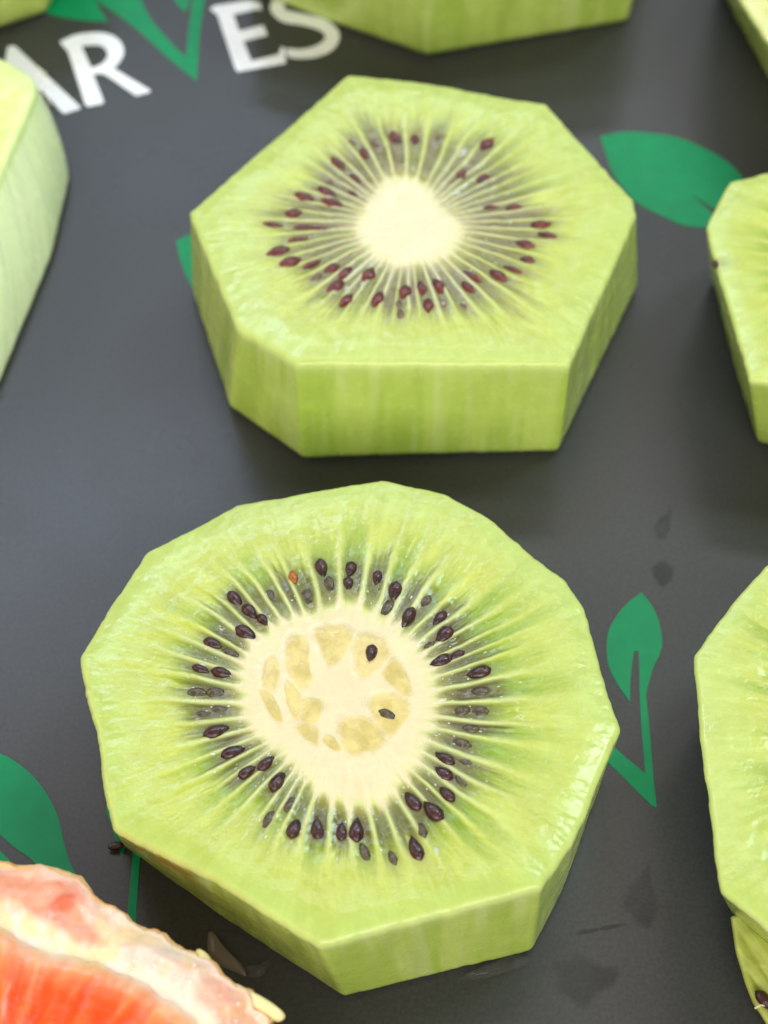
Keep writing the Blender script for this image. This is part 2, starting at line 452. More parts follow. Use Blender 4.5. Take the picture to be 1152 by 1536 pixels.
def kiwi(label, top_px, bot_px, center_px, t, core_px=None, core_r=.009, seeds=(), M=500, NR=60, NW=22, sd=0,
         corner=1.6, bevel=.0005, droop=.0004, core_soft=.10, pal={}, beads=0, ray_w=1.0, loc_len=1.0, brown=0.0, chambers=None,
         ray_gain=1.0, loc_dark=1.0, group='kiwi slices laid out on the mat', tilt=(0, 0), belly=0.0, olive_ext=(.24, .46), streak=1.0):
    RR = np.random.default_rng(50 + sd)
    P = {k: lin(v) for k, v in {**PAL, **pal}.items()}
    c = un(center_px, t)[0]
    T = un(top_px, t) - c; B = un(bot_px, 0) - c
    if not ccw(T): T = T[::-1]; B = B[::-1]
    T, B = resample(T, B, M)
    T = blur(T, corner * M / 1000); B = blur(B, corner * M / 1000)
    per = np.r_[0, np.cumsum(np.linalg.norm(np.diff(T, axis=0), axis=1))]
    nrm = T / np.linalg.norm(T, axis=1, keepdims=True)
    T = T + nrm * ((fbm(per * 900, per * 0 + sd, 3) - .5) * .00020 + (fbm(per * 160, per * 0 + sd, 5) - .5) * .00016)[:, None]
    Ro = radial(T)
    if core_px is not None:
        Cc = un(core_px, t) - c
        Cc = catmull(Cc, 6)
        Rc = radial(Cc)
    else:
        ph = RR.random(3) * 6.28
        Rc = lambda th: core_r * (1 + .12 * np.cos(th * 2 + ph[0]) + .05 * np.cos(th * 3 + ph[1]))
    S = []
    for s in seeds:
        q = un((s[0], s[1]), t)[0] - c
        S.append((q[0], q[1], s[2], s[3] if len(s) > 3 else 1.0, s[4] if len(s) > 4 else None))
    ang = [math.atan2(s[1], s[0]) for s in S if math.hypot(s[0], s[1]) > Rc(math.atan2(s[1], s[0])) * 1.02]
    if len(ang) < 6: ang = list(np.linspace(-3.1, 3.1, 38) + RR.normal(0, .02, 38))
    rays = ray_angles(ang, RR)
    nr = len(rays)
    rlen = RR.uniform(.62, 1.0, nr); rwid = RR.uniform(.7, 1.35, nr) * ray_w; rint = RR.uniform(.6, 1.0, nr) * ray_gain
    llen = RR.uniform(.36, .66, nr) * loc_len * (1 + .14 * np.cos(rays - R(10))); ldark = RR.uniform(.7, 1.0, nr) * loc_dark; lhue = RR.uniform(0, 1, nr)
    ext = np.r_[rays[-1] - 2 * np.pi, rays, rays[0] + 2 * np.pi]
    def fields(x, y):
        th = np.arctan2(y, x); r = np.hypot(x, y) + 1e-9
        th = th + (fbm(x * 190 + 50, y * 190 + 50, 1, 2) - .5) * .045 * sm(.004, .014, r)
        th = (th + np.pi) % (2 * np.pi) - np.pi
        rc = Rc(th); ro = Ro(th)
        jag = (vn(th * 26 + 40, r * 0, 4) - .5) * .9 + (vn(th * 70 + 90, r * 0, 6) - .5) * .6
        s = (r - rc) / np.maximum(ro - rc, 1e-4)
        j = np.searchsorted(ext, th) - 1            # interval between ext[j] and ext[j+1]
        j = np.clip(j, 0, nr)
        lo, hi = ext[j], ext[j + 1]
        dlo = (th - lo) * r; dhi = (hi - th) * r
        ilo = (j - 1) % nr; ihi = j % nr
        def rayv(d, i):
            w = (.00025 + .00026 * np.exp(-np.clip(s, 0, 2) / .10) + .00016 * sm(.2, .7, s)) * rwid[i]
            f = rint[i] * (1 - sm(.18 * rlen[i], .80 * rlen[i], s))
            return np.exp(-(d / w) ** 2) * f
        ray = np.maximum(rayv(dlo, ilo), rayv(dhi, ihi))
        half = (hi - lo) * r / 2
        mid = np.clip(1 - np.abs(dlo - half) / np.maximum(half, 1e-6), 0, 1)
        return th, r, rc, ro, s, jag, ray, mid, ilo, ihi
    sx = np.array([s[0] for s in S]) if S else np.zeros(0); sy = np.array([s[1] for s in S]) if S else np.zeros(0)
    def cfun(x, y):
        th, r, rc, ro, s, jag, ray, mid, ilo, ihi = fields(x, y)
        n1 = fbm(x * 500 + 20, y * 500 + 20, 0); n2 = fbm(x * 1500, y * 1500, 5)
        strk = fbm(th * 30 + 60, r * 260, 7); strk2 = fbm(th * 85 + 60, r * 420, 2)
        fl = mixc(P['flesh'], P['rim'], sm(.55, 1.0, s + (n1 - .5) * .4))
        fl = fl * (1 + (.24 * (strk - .5) + .18 * (strk2 - .5)) * (1 - .65 * sm(.5, .85, s)) + .06 * (n1 - .5))[..., None]
        le = llen[ilo]
        jit = (strk - .5) * .20 + (strk2 - .5) * .16
        g = le * 1.28
        wedge = sm(.0, .60, mid) * (1 - sm(.40 * g, 1.05 * g, s + jit)) * sm(-.02, .05, s)
        fl = mixc(fl, P['loc3'] * (1 + .3 * (strk2 - .5))[..., None], wedge * .88)
        fl = mixc(fl, P['loc2'] * (1 + .4 * (strk2 - .5))[..., None], wedge * sm(.45, .62, strk2 * .55 + strk * .45) * sm(.18, .34, s) * .75)
        olive = sm(.02, .40, mid) * sm(.0, .05, s) * (1 - sm(olive_ext[0], olive_ext[1], s + jit + (lhue[ilo] - .5) * .10)) * ldark[ilo]
        l = mixc(P['loc0'], P['loc1'], sm(.03, .16, s + jit * .4)) * (1 + .5 * (n2 - .5) + .35 * (strk2 - .5))[..., None]
        out = mixc(fl, l, np.clip(olive, 0, .96))
        if len(sx):
            d = np.full(x.shape, 9.0)
            for a, b_ in zip(sx, sy):
                ra = math.hypot(a, b_); ux, uy = a / ra, b_ / ra
                dx, dy = x - a, y - b_
                u = dx * ux + dy * uy; v = -dx * uy + dy * ux
                d = np.minimum(d, (u / .0019) ** 2 + (v / .0009) ** 2)
            halo = np.exp(-d) * sm(.02, .08, s) * (1 - .8 * ray)
            out = mixc(out, lin((112, 100, 72)), halo * .40)
        out = mixc(out, P['ray'] * (1 + .1 * (n2[..., None] - .5)), np.clip(ray * .66, 0, 1))
        edge = r / rc + jag * core_soft - .13 * ray * sm(-.05, .05, s)
        cr = mixc(P['core'], P['corering'], sm(.72, 1.02, edge) * .55)
        cr = cr * (1 + .07 * (n1 - .5) + .10 * (strk2 - .5) * sm(.35, .9, edge) + .05 * (n2 - .5))[..., None]
        k = 1 - sm(1 - core_soft * .9, 1 + core_soft * 1.0, edge)
        out = mixc(out, cr, k)
        return np.clip(out, .002, .97)
    tx, ty = tilt
    def hfun(x, y):
        th, r, rc, ro, s, jag, ray, mid, ilo, ihi = fields(x, y)
        band = sm(.0, .08, s) * (1 - sm(.35, .7, s))
        h = -.00011 * band * sm(0, .7, mid) + .00004 * ray
        h = h + (fbm(x * 900, y * 900, 8) - .5) * .00010 * (1 + 1.2 * band) + (fbm(x * 110 + 9, y * 110 + 9, 9) - .5) * .0003
        h = h + (fbm(th * 60 + 60, r * 200, 3) - .5) * .00005 * sm(0, .2, s)
        h = h - droop * sm(.78, 1.05, s) ** 1.5
        return h + tx * x + ty * y
    wr = np.random.default_rng(9 + sd).random(4) * 50
    per_ang = np.arctan2(T[:, 1], T[:, 0])
    def wfun(p, f):
        a = fbm(p * 420 + wr[0], f * .7, 1); b_ = fbm(p * 900 + wr[1], f * .9, 4); n = fbm(p * 300, f * 6 + wr[2], 6)
        c0 = mixc(P['wall'], P['wall2'], sm(.3, .7, a) * .6 * streak)
        c0 = mixc(c0, lin((216, 226, 158)), sm(.5, .85, b_) * .4 * streak)
        c0 = mixc(c0, P['wall'] * .9, sm(.55, .8, n) * .2)
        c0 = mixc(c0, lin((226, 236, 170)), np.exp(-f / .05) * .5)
        if brown:
            th = per_ang[:len(p)]
            w = np.exp(-((th - R(-137)) / .42) ** 2) * np.exp(-((f - .18) / .16) ** 2) * sm(.42, .62, fbm(p * 260 + 7, f * 5, 8)) * brown
            c0 = mixc(c0, lin((176, 132, 40)), np.clip(w, 0, 1))
        return np.clip(c0, .002, .95)
    root = empty('kiwi_slice', (c[0], c[1], 0))
    tag(root, label, 'kiwi slice', group)
    fo = polar_body('flesh', T, B, t, NR, NW, bevel, hfun, cfun, wfun, M_flesh, root, belly=belly,
                    afun=lambda x, y: sm(1.02, 1.30, np.hypot(x, y) / Rc(np.arctan2(y, x))))
    # core cap, a hair proud of the flesh, feathering into it
    if core_px is not None:
        mc, kc = 360, 46
        thc = np.linspace(-np.pi, np.pi, mc, endpoint=False)
        rc = Rc(thc) * 1.10
        U = np.c_[np.cos(thc), np.sin(thc)] * rc[:, None]
        V = [np.array([[0, 0, 0]])]
        for k in np.linspace(0, 1, kc + 1)[1:]: V.append(np.c_[U * k, np.full(mc, k)])
        V = np.vstack(V); kk = V[:, 2].copy()
        def corez(x, y, k): return t + hfun(x, y) + .000004 + .00008 * (1 - sm(.6, 1.0, k))
        V[:, 2] = corez(V[:, 0], V[:, 1], kk)
        Cv = cfun(V[:, 0], V[:, 1])
        Fc = []; idx = np.arange(mc); nx = (idx + 1) % mc
        Fc += np.c_[np.zeros(mc, int), 1 + idx, 1 + nx].tolist()
        for k in range(kc - 1):
            o = 1 + k * mc
            Fc += np.c_[o + idx, o + mc + idx, o + mc + nx, o + nx].tolist()
        al = np.ones(len(V))
        core = put('core', make_mesh('core', V, Fc, Cv, alpha=al), M_core, root)
        for ch in chambers or []:
            q = catmull(un(ch, t) - c, 6); m = len(q); cc = q.mean(0); q = cc + (q - cc) * 1.27
            rings = [np.r_[cc, [0]][None]]
            ks = [.25, .45, .62, .75, .85, .93, 1.0, 1.06]
            for k in ks: rings.append(np.c_[cc + (q - cc) * k, np.full(m, k)])
            V = np.vstack(rings); kk = V[:, 2].copy()
            base = corez(V[:, 0], V[:, 1], np.hypot(V[:, 0], V[:, 1]) / (Rc(np.arctan2(V[:, 1], V[:, 0])) * 1.10))
            nz = fbm(V[:, 0] * 900 + 9, V[:, 1] * 900, 3)
            V[:, 2] = base + .000004 + .00009 * (1 - sm(.6, 1.06, kk)) + (nz - .5) * .00003 * (1 - sm(.7, 1.0, kk))
            ccol = cfun(V[:, 0], V[:, 1])
            rad_c = np.hypot(V[:, 0], V[:, 1]); gq = (rad_c - rad_c.min()) / (rad_c.max() - rad_c.min())
            jel = mixc(lin((226, 206, 128)), lin((198, 176, 84)), np.clip(.10 + .35 * gq + .9 * sm(.35, .75, nz), 0, 1))
            tone = RR.uniform(.75, 1.0)
            Cv = mixc(ccol, jel, tone * .92 * (1 - sm(.66, .98, kk + (nz - .5) * .25)))
            al = np.ones(len(V))
            Fc = [(0, 1 + i, 1 + (i + 1) % m) for i in range(m)]
            for k in range(len(ks) - 1):
                o = 1 + k * m
                Fc += [(o + i, o + m + i, o + m + (i + 1) % m, o + (i + 1) % m) for i in range(m)]
            if not ccw(q): Fc = [tuple(reversed(f)) for f in Fc]
            put('seed_chamber', make_mesh('seed_chamber', V, Fc, Cv, alpha=al), M_jelly, core)
    # seeds
    for (x, y, k, sc, an) in S:
        zz = float(hfun(np.array([x]), np.array([y]))[0])
        incore = math.hypot(x, y) < Rc(math.atan2(y, x)) * .95
        o = put('seed', SEED[k], None, root, (x, y, t + zz + LIFT[k] + (.00024 if incore else 0)))
        if k == 'o': o['label'] = 'orange seed'
        elif incore: o['label'] = 'dark seed inside the pale core'
        a = math.atan2(y, x) + RR.normal(0, .12)
        if an is not None: a = R(an)
        o.rotation_euler = (RR.normal(0, .15), RR.normal(0, .10), a)
        v = RR.uniform(.92, 1.1)
        o.scale = (sc * v, sc * RR.uniform(.9, 1.1), sc)
    # whitish beads standing in for tiny wet glints on the locules
    if beads:
        V, Fc = [], []
        for _ in range(beads):
            th = RR.uniform(-np.pi, np.pi); s = abs(RR.normal(.22, .22))
            if s > .93: continue
            rc, ro = float(Rc(th)), float(Ro(th)); r = rc + s * (ro - rc)
            x, y = r * math.cos(th), r * math.sin(th)
            z = t + float(hfun(np.array([x]), np.array([y]))[0])
            a = RR.uniform(.00004, .00010); el = RR.uniform(1, 2.6); ca, sa = math.cos(th), math.sin(th)
            o = len(V)
            for (qx, qy, qz) in [(0, 0, .8)] + [(math.cos(i * 1.0472) * .75, math.sin(i * 1.0472) * .75, .5) for i in range(6)] + [(math.cos(i * 1.0472), math.sin(i * 1.0472), -.2) for i in range(6)]:
                px_, py_ = qx * a * el, qy * a
                V.append((x + px_ * ca - py_ * sa, y + px_ * sa + py_ * ca, z + qz * a))
            Fc += [(o, o + 1 + i, o + 1 + (i + 1) % 6) for i in range(6)]
            Fc += [(o + 1 + i, o + 7 + i, o + 7 + (i + 1) % 6, o + 1 + (i + 1) % 6) for i in range(6)]
        b_ = put('juice_glint_beads', make_mesh('juice_glint_beads', np.array(V), Fc), M_bead, root); b_['kind'] = 'stuff'
    return root, c, hfun, T

def tube(name, pts, rad, mat, parent, n=6):
    pts = [Vector(p) for p in pts]; V, Fc = [], []
    for i, p in enumerate(pts):
        d = (pts[min(i + 1, len(pts) - 1)] - pts[max(i - 1, 0)]).normalized()
        a = d.orthogonal().normalized(); b_ = d.cross(a)
        r = rad * (1 - .6 * i / len(pts))
        for k in range(n):
            q = 2 * math.pi * k / n
            V.append(tuple(p + a * r * math.cos(q) + b_ * r * math.sin(q)))
    for i in range(len(pts) - 1):
        Fc += [(i * n + k, i * n + (k + 1) % n, (i + 1) * n + (k + 1) % n, (i + 1) * n + k) for k in range(n)]
    Fc.append(tuple(range(n))[::-1]); Fc.append(tuple((len(pts) - 1) * n + k for k in range(n)))
    return put(name, make_mesh(name, np.array(V), Fc), mat, parent)

# ------------------------------------------------------------------ lower slice (in focus)
LOW_T = .0150
low_top = [(118, 981), (160, 913), (220, 822), (297, 784), (355, 751), (421, 742), (490, 729), (574, 715), (668, 735), (734, 771), (817, 842), (850, 865), (878, 908), (907, 1012), (932, 1089), (895, 1180), (862, 1260), (813, 1330), (480, 1417), (315, 1315), (169, 1242), (152, 1170), (145, 1100), (128, 1040)]
low_bot = [(150, 1040), (185, 985), (240, 905), (310, 870), (365, 845), (430, 835), (495, 825), (574, 812), (660, 828), (725, 862), (800, 928), (832, 955), (860, 995), (885, 1090), (905, 1160), (875, 1250), (842, 1340), (797, 1432), (519, 1500), (344, 1386), (187, 1270), (172, 1220), (163, 1150), (150, 1095)]
core_low = [(485, 918), (517, 904), (555, 921), (591, 945), (617, 971), (644, 1010), (650, 1045), (641, 1087), (623, 1134), (606, 1163), (582, 1190), (558, 1205), (517, 1202), (488, 1187), (458, 1160), (431, 1131), (399, 1104), (378, 1081), (367, 1051), (370, 1007), (384, 971), (414, 945), (449, 930)]
def cz(L): return [(340 + x * .2951, 880 + y * .2951) for x, y in L]
chambers = [cz(q) for q in (
    [(450, 230), (540, 205), (635, 240), (600, 330), (560, 395), (510, 390), (470, 310)],
    [(650, 290), (700, 240), (790, 270), (830, 330), (790, 400), (720, 450), (660, 430)],
    [(790, 450), (840, 370), (900, 420), (935, 530), (915, 560), (850, 510)],
    [(720, 590), (800, 550), (900, 570), (920, 640), (880, 720), (830, 765), (760, 690)],
    [(570, 700), (680, 665), (790, 730), (800, 780), (740, 830), (650, 850), (585, 790)],
    [(490, 780), (535, 765), (580, 825), (540, 830)],
    [(355, 715), (400, 695), (460, 730), (465, 800), (410, 780)],
    [(380, 600), (420, 570), (490, 590), (460, 680), (400, 690), (370, 660)],
    [(300, 490), (340, 510), (380, 580), (360, 680), (315, 610)],
    [(175, 540), (220, 545), (265, 620), (285, 690), (235, 670)],
    [(195, 400), (235, 360), (270, 440), (245, 520), (190, 500)],
    [(300, 300), (350, 250), (410, 290), (420, 400), (430, 480), (370, 510), (310, 420)])]
low_seeds = [(353, 898, 'd'), (374, 915, 'd', 1.05), (394, 928, 'd', .85), (369, 949, 'd', 1.1), (318, 964, 'd'), (348, 981, 'b'), (300, 1002, 'd', .85), (333, 1008, 'd', 1.05),
    (298, 1038, 'b', 1.1), (326, 1038, 'b'), (408, 893, 'b', .9), (440, 865, 'o'), (462, 895, 'b'), (482, 853, 'd', 1.1), (494, 877, 'b'),
    (526, 852, 'd', .95), (522, 875, 'd', .85), (566, 866, 'd', .8), (592, 887, 'd', 1.15), (580, 911, 'b', 1.2), (612, 925, 'd', 1.15), (637, 904, 'b'), (660, 925, 'd', 1.0), (666, 951, 'd', 1.2), (641, 970, 'b', .8),
    (663, 990, 'd', 1.1), (684, 982, 'd', .85), (719, 1007, 'd', 1.15), (719, 1034, 'b', 1.1), (557, 981, 'd', 1.0, 80), (583, 1074, 'b', .9, 150),
    (307, 1070, 'b', .9), (333, 1062, 'b'), (325, 1096, 'd', 1.2), (349, 1127, 'd', 1.1), (370, 1156, 'd', 1.0), (400, 1144, 'd', .95), (417, 1171, 'd', 1.15), (436, 1204, 'b'), (404, 1229, 'b'), (442, 1241, 'd', 1.1), (476, 1245, 'd', 1.05),
    (512, 1247, 'd', .85), (686, 1066, 'b'), (718, 1065, 'b'), (703, 1090, 'b'), (689, 1114, 'b'), (667, 1137, 'd', 1.05), (694, 1142, 'b', .8), (666, 1160, 'd', 1.0), (692, 1170, 'b', .8), (670, 1190, 'd', 1.05), (619, 1201, 'd', 1.05), (650, 1217, 'd', 1.2),
    (632, 1242, 'b', .9), (624, 1273, 'd', 1.1), (587, 1281, 'b', .9), (535, 1245, 'd', 1.2), (547, 1274, 'b')]
low, low_c, low_h, low_T = kiwi('large kiwi slice in the foreground with jelly chambers and a seed inside its pale core', low_top, low_bot, (510, 1058), LOW_T,
    core_low, seeds=low_seeds, M=1000, NR=150, NW=30, sd=1, bevel=.0007, beads=420, brown=.9, chambers=chambers, core_soft=.09, loc_len=1.0)

# ------------------------------------------------------------------ upper slice
UP_T = .0158
up_top = [(522, 107), (659, 123), (774, 145), (820, 151), (853, 187), (951, 294), (956, 318), (856, 543), (443, 543), (355, 488), (283, 315)]
up_bot = [(520, 250), (655, 262), (765, 285), (810, 295), (845, 325), (945, 410), (956, 436), (836, 683), (453, 694), (344, 617), (288, 440)]
core_up = [(612 + (x - 612) * .80, 331 + (y - 331) * .82) for x, y in [(574, 257), (610, 254), (645, 270), (662, 300), (692, 324), (708, 351), (698, 382), (659, 400), (610, 406), (562, 397), (531, 370), (522, 339), (543, 303), (556, 278)]]
up_seeds = [(593, 207, 'r'), (561, 214, 'c'), (547, 229, 'r', .85), (527, 211, 'c', .8), (506, 243, 'r', 1.0), (534, 267, 't', .8), (529, 288, 't', .7), (492, 271, 'c', .8), (456, 294, 'r', 1.0), (490, 287, 'r', 1.0), (498, 304, 'r', 1.1),
    (439, 318, 'r', .95), (411, 336, 't'), (456, 339, 't', .9), (482, 342, 't', .9), (447, 358, 't', .95), (417, 377, 'r', 1.05), (436, 392, 'r', 1.1), (470, 394, 't', 1.0), (498, 400, 'r', .9), (518, 409, 'r', .95), (504, 428, 'r', 1.0), (521, 448, 'r', 1.0),
    (474, 415, 'c'), (553, 411, 'r', 1.05), (567, 447, 'r', 1.0), (608, 435, 'r', .95), (600, 472, 'c', 1.0), (597, 456, 'c', .9), (632, 432, 'r', .85), (657, 427, 'r', .95), (642, 457, 'r', .9), (666, 457, 'c', .8), (708, 414, 't', 1.0), (702, 430, 'r', .8), (747, 413, 'r', .95), (770, 404, 't', .9),
    (792, 390, 'r', .8), (622, 207, 'r', .8), (657, 207, 'c', .8), (730, 216, 'r', 1.05), (692, 262, 'r', .85), (726, 266, 'r', .85), (769, 310, 'r', .9), (808, 337, 'r', 1.05), (823, 353, 't', 1.0), (788, 366, 'r', 1.0), (737, 310, 't', .8), (696, 460, 'c', .8)]
up, up_c, up_h, up_T = kiwi('thick many sided kiwi slice in the middle with solid pale core and reddish seeds', up_top, up_bot, (612, 335), UP_T,
    core_up, seeds=up_seeds, M=900, NR=120, NW=34, sd=2, bevel=.0007, beads=160, core_soft=.14, olive_ext=(.34, .66), corner=1.2, ray_w=.85, loc_len=.95,
    pal=dict(core=(232, 218, 178), loc0=(172, 160, 96), loc1=(124, 114, 72), loc2=(118, 138, 40), loc3=(154, 178, 58), ray=(220, 216, 190)))

def drops(root, c, hf, t, pts):
    for (px, py, a, el) in pts:
        q = un((px, py), t)[0] - c; th = math.atan2(q[1], q[0]); z = t + float(hf(q[:1], q[1:])[0])
        V = [(0, 0, .7)]; Fc = []; n = 12
        for rr2, zz in ((.45, .62), (.8, .38), (1, 0), (1, -.3)):
            V += [(rr2 * math.cos(6.2832 * i / n) * el, rr2 * math.sin(6.2832 * i / n), zz) for i in range(n)]
        Fc += [(0, 1 + i, 1 + (i + 1) % n) for i in range(n)]
        for k in range(3): Fc += [(1 + k * n + i, 1 + (k + 1) * n + i, 1 + (k + 1) * n + (i + 1) % n, 1 + k * n + (i + 1) % n) for i in range(n)]
        o = put('juice_drop', make_mesh('juice_drop', np.array(V) * a, Fc), M_bead, root, (q[0], q[1], z)); o.rotation_euler = (0, 0, th)
drops(up, up_c, up_h, UP_T, [(694, 228, .00045, 1.9), (521, 432, .0003, 1.6), (545, 426, .0003, 1.3), (686, 288, .00025, 2.2), (666, 455, .00025, 1.2)])
drops(low, low_c, low_h, LOW_T, [(395, 1011, .0002, 1.5), (303, 997, .0002, 2.0), (663, 1049, .0002, 2.5), (655, 1276, .00022, 2.0)])

# ------------------------------------------------------------------ slices cut by the frame
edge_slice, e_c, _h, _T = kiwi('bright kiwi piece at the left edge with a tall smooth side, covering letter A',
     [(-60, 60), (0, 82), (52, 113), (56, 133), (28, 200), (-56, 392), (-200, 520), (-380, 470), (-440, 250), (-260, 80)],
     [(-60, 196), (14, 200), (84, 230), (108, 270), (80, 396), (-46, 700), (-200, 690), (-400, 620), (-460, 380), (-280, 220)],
     (-170, 270), .0118, seeds=(), M=420, NR=40, NW=26, sd=3, corner=5, bevel=.0008, streak=.35, loc_len=.6, belly=.0008, pal=dict(wall=(234, 255, 200), wall2=(226, 252, 180), flesh=(222, 236, 140), rim=(224, 240, 160)))  # brightness of the strongly lit side is put into these pale colours
for hp in ([(48, 112), (58, 104), (70, 110)], [(56, 126), (66, 118), (69, 107)], [(62, 140), (70, 146), (76, 158)], [(60, 134), (74, 132), (84, 127)]):
    q = un(hp, .0158) - e_c
    tube('fibre', [(q[0][0], q[0][1], .0155), (q[1][0], q[1][1], .0162), (q[2][0], q[2][1], .0158)], .00007, M_fibre, edge_slice)
kiwi('kiwi slice in the top left corner of which only the front side shows',
     [(-120, -330), (20, -330), (130, -240), (118, -160), (60, -105), (-40, -80), (-200, -150)],
     [(-120, -200), (30, -200), (128, -130), (104, -30), (70, 22), (-20, 52), (-200, 0)],
     (-20, -210), .0155, seeds=(), M=300, NR=30, NW=18, sd=4)
kiwi('kiwi slice at the top edge hiding the end of the white lettering',
     [(360, -110), (420, -330), (640, -380), (880, -330), (985, -190), (955, -80), (640, -34), (500, -70)],
     [(375, -10), (430, -190), (640, -240), (870, -190), (975, -70), (942, 34), (640, 87), (500, 38)],
     (660, -200), .0155, seeds=(), M=400, NR=34, NW=22, sd=5, corner=2.0)
kiwi('kiwi slice in the top right corner showing its pale top and dark left side',
     [(1108, -10), (1150, 55), (1230, 130), (1400, 120), (1480, -60), (1400, -220), (1200, -240), (1090, -120)],
     [(1076, -22), (1155, 125), (1240, 240), (1400, 230), (1490, 60), (1410, -90), (1200, -110), (1080, -60)],
     (1290, -50), .0155, seeds=(), M=300, NR=40, NW=18, sd=6, pal=dict(flesh=(212, 214, 132), rim=(218, 218, 148)))
kiwi('kiwi slice at the right edge overlapping the broad green leaf',
     [(1060, 336), (1095, 268), (1152, 254), (1320, 215), (1520, 260), (1610, 400), (1540, 560), (1360, 600), (1126, 566), (1090, 440), (1066, 362)],
     [(1066, 420), (1105, 375), (1160, 360), (1320, 330), (1510, 370), (1600, 500), (1530, 680), (1350, 720), (1137, 668), (1100, 548), (1074, 440)],
     (1340, 400), .0155, seeds=[(1074, 393, 'd', .62, 95)], M=500, NR=80, NW=22, sd=7, corner=1.4, ray_w=1.3, loc_len=1.15, core_r=.0075)
kiwi('kiwi slice at the right edge below, with a seeded offcut under it',
     [(1042, 980), (1105, 893), (1152, 843), (1290, 770), (1520, 760), (1740, 870), (1820, 1060), (1760, 1260), (1560, 1420), (1300, 1445), (1152, 1390), (1083, 1334), (1076, 1290), (1064, 1190), (1051, 1090)],
     [(1070, 1050), (1120, 980), (1165, 930), (1300, 860), (1510, 850), (1720, 950), (1790, 1130), (1740, 1330), (1560, 1480), (1310, 1530), (1160, 1424), (1098, 1372), (1092, 1330), (1084, 1250), (1074, 1150)],
     (1430, 1110), .0155, seeds=(), M=700, NR=110, NW=24, sd=8, corner=1.2, ray_w=1.4, loc_len=1.25, core_r=.0085, beads=120, loc_dark=.95)

# ------------------------------------------------------------------ offcut under the right slice
off_t = .0035
oc = un((1160, 1460), off_t)[0]
oT = un([(1097, 1371), (1104, 1420), (1118, 1470), (1131, 1502), (1156, 1542), (1200, 1560), (1240, 1500), (1205, 1415), (1150, 1385), (1120, 1366)], off_t) - oc
oB = un([(1100, 1390), (1108, 1436), (1122, 1482), (1136, 1512), (1160, 1552), (1200, 1570), (1240, 1510), (1205, 1425), (1154, 1395), (1124, 1380)], 0) - oc
if not ccw(oT): oT, oB = oT[::-1], oB[::-1]
oT, oB = resample(oT, oB, 220); oT = blur(oT, 1.2); oB = blur(oB, 1.2)
off_root = empty('kiwi_offcut', (oc[0], oc[1], 0))
tag(off_root, 'thin pointed kiwi offcut with a dark seed tucked under the lower right slice', 'kiwi offcut')
def oc_col(x, y):
    u = x * .5 - y * .86; v = x * .86 + y * .5
    n = fbm(v * 1300 + 30, u * 140 + 30, 3)
    c0 = mixc(lin((150, 160, 60)), lin((204, 208, 122)), sm(.3, .7, n))
    rim = sm(.75, 1.0, np.hypot(x, y) / radial(oT)(np.arctan2(y, x)))
    return mixc(c0, lin((212, 214, 130)), rim * .7)
polar_body('flesh', oT, oB, off_t, 30, 8, .0004, lambda x, y: (fbm(x * 600, y * 600, 2) - .5) * .0003 + .05 * x, oc_col,
           lambda p, f: np.tile(lin((176, 184, 84)), (len(p), 1)), M_flesh, off_root)
q = un((1147, 1503), off_t)[0] - oc
o = put('seed', SEED['d'], None, off_root, (q[0], q[1], off_t + .0003)); o.rotation_euler = (0, 0, R(125)); o.scale = (1.15, 1.0, 1)
a = un([(1131, 1515), (1140, 1510), (1152, 1512)], off_t) - oc
tube('fibre', [(p[0], p[1], off_t + .0004) for p in a], .00010, M_fibre, off_root)

# ------------------------------------------------------------------ citrus piece
CT = .0160
cc = un((-70, 1880), CT)[0]
rim_px = [(-330, 1420), (-180, 1318), (-60, 1290), (0, 1287), (40, 1292), (72, 1299), (110, 1318), (150, 1345), (200, 1375), (240, 1402), (262, 1419), (290, 1427), (315, 1441), (327, 1460), (350, 1478), (380, 1492), (402, 1520), (410, 1560), (440, 1650), (450, 1850), (420, 2100), (200, 2350), (-100, 2420), (-400, 2300), (-560, 2000), (-520, 1680)]
cT = un(rim_px, CT - .0014) - cc
cB = cT * .90
pulp_px = [(-330, 1560), (-180, 1430), (-60, 1385), (0, 1385), (40, 1405), (100, 1430), (150, 1438), (190, 1456), (235, 1480), (270, 1504), (300, 1532), (330, 1600), (360, 1720), (360, 1880), (320, 2050), (150, 2220), (-100, 2290), (-350, 2180), (-450, 1980), (-430, 1750)]
pP = catmull(un(pulp_px, CT) - cc, 6)
if not ccw(cT): cT, cB = cT[::-1], cB[::-1]
cT, cB = resample(cT, cB, 700); cT = blur(cT, 1.6)
per = np.r_[0, np.cumsum(np.linalg.norm(np.diff(cT, axis=0), axis=1))]
cn = cT / np.linalg.norm(cT, axis=1, keepdims=True)
cT = cT + cn * ((fbm(per * 420, per * 0, 3) - .5) * .0011 + (fbm(per * 1500, per * 0, 4) - .5) * .0003)[:, None]
Rp = radial(pP); Rr = radial(cT)
def cit_s(x, y):
    th = np.arctan2(y, x); r = np.hypot(x, y)
    w = (fbm(x * 260 + 11, y * 260 + 11, 2) - .5)
    s = (r - Rp(th)) / np.maximum(Rr(th) - Rp(th), 1e-4)
    return th, r, s + w * .22 * sm(-.3, .1, s), w
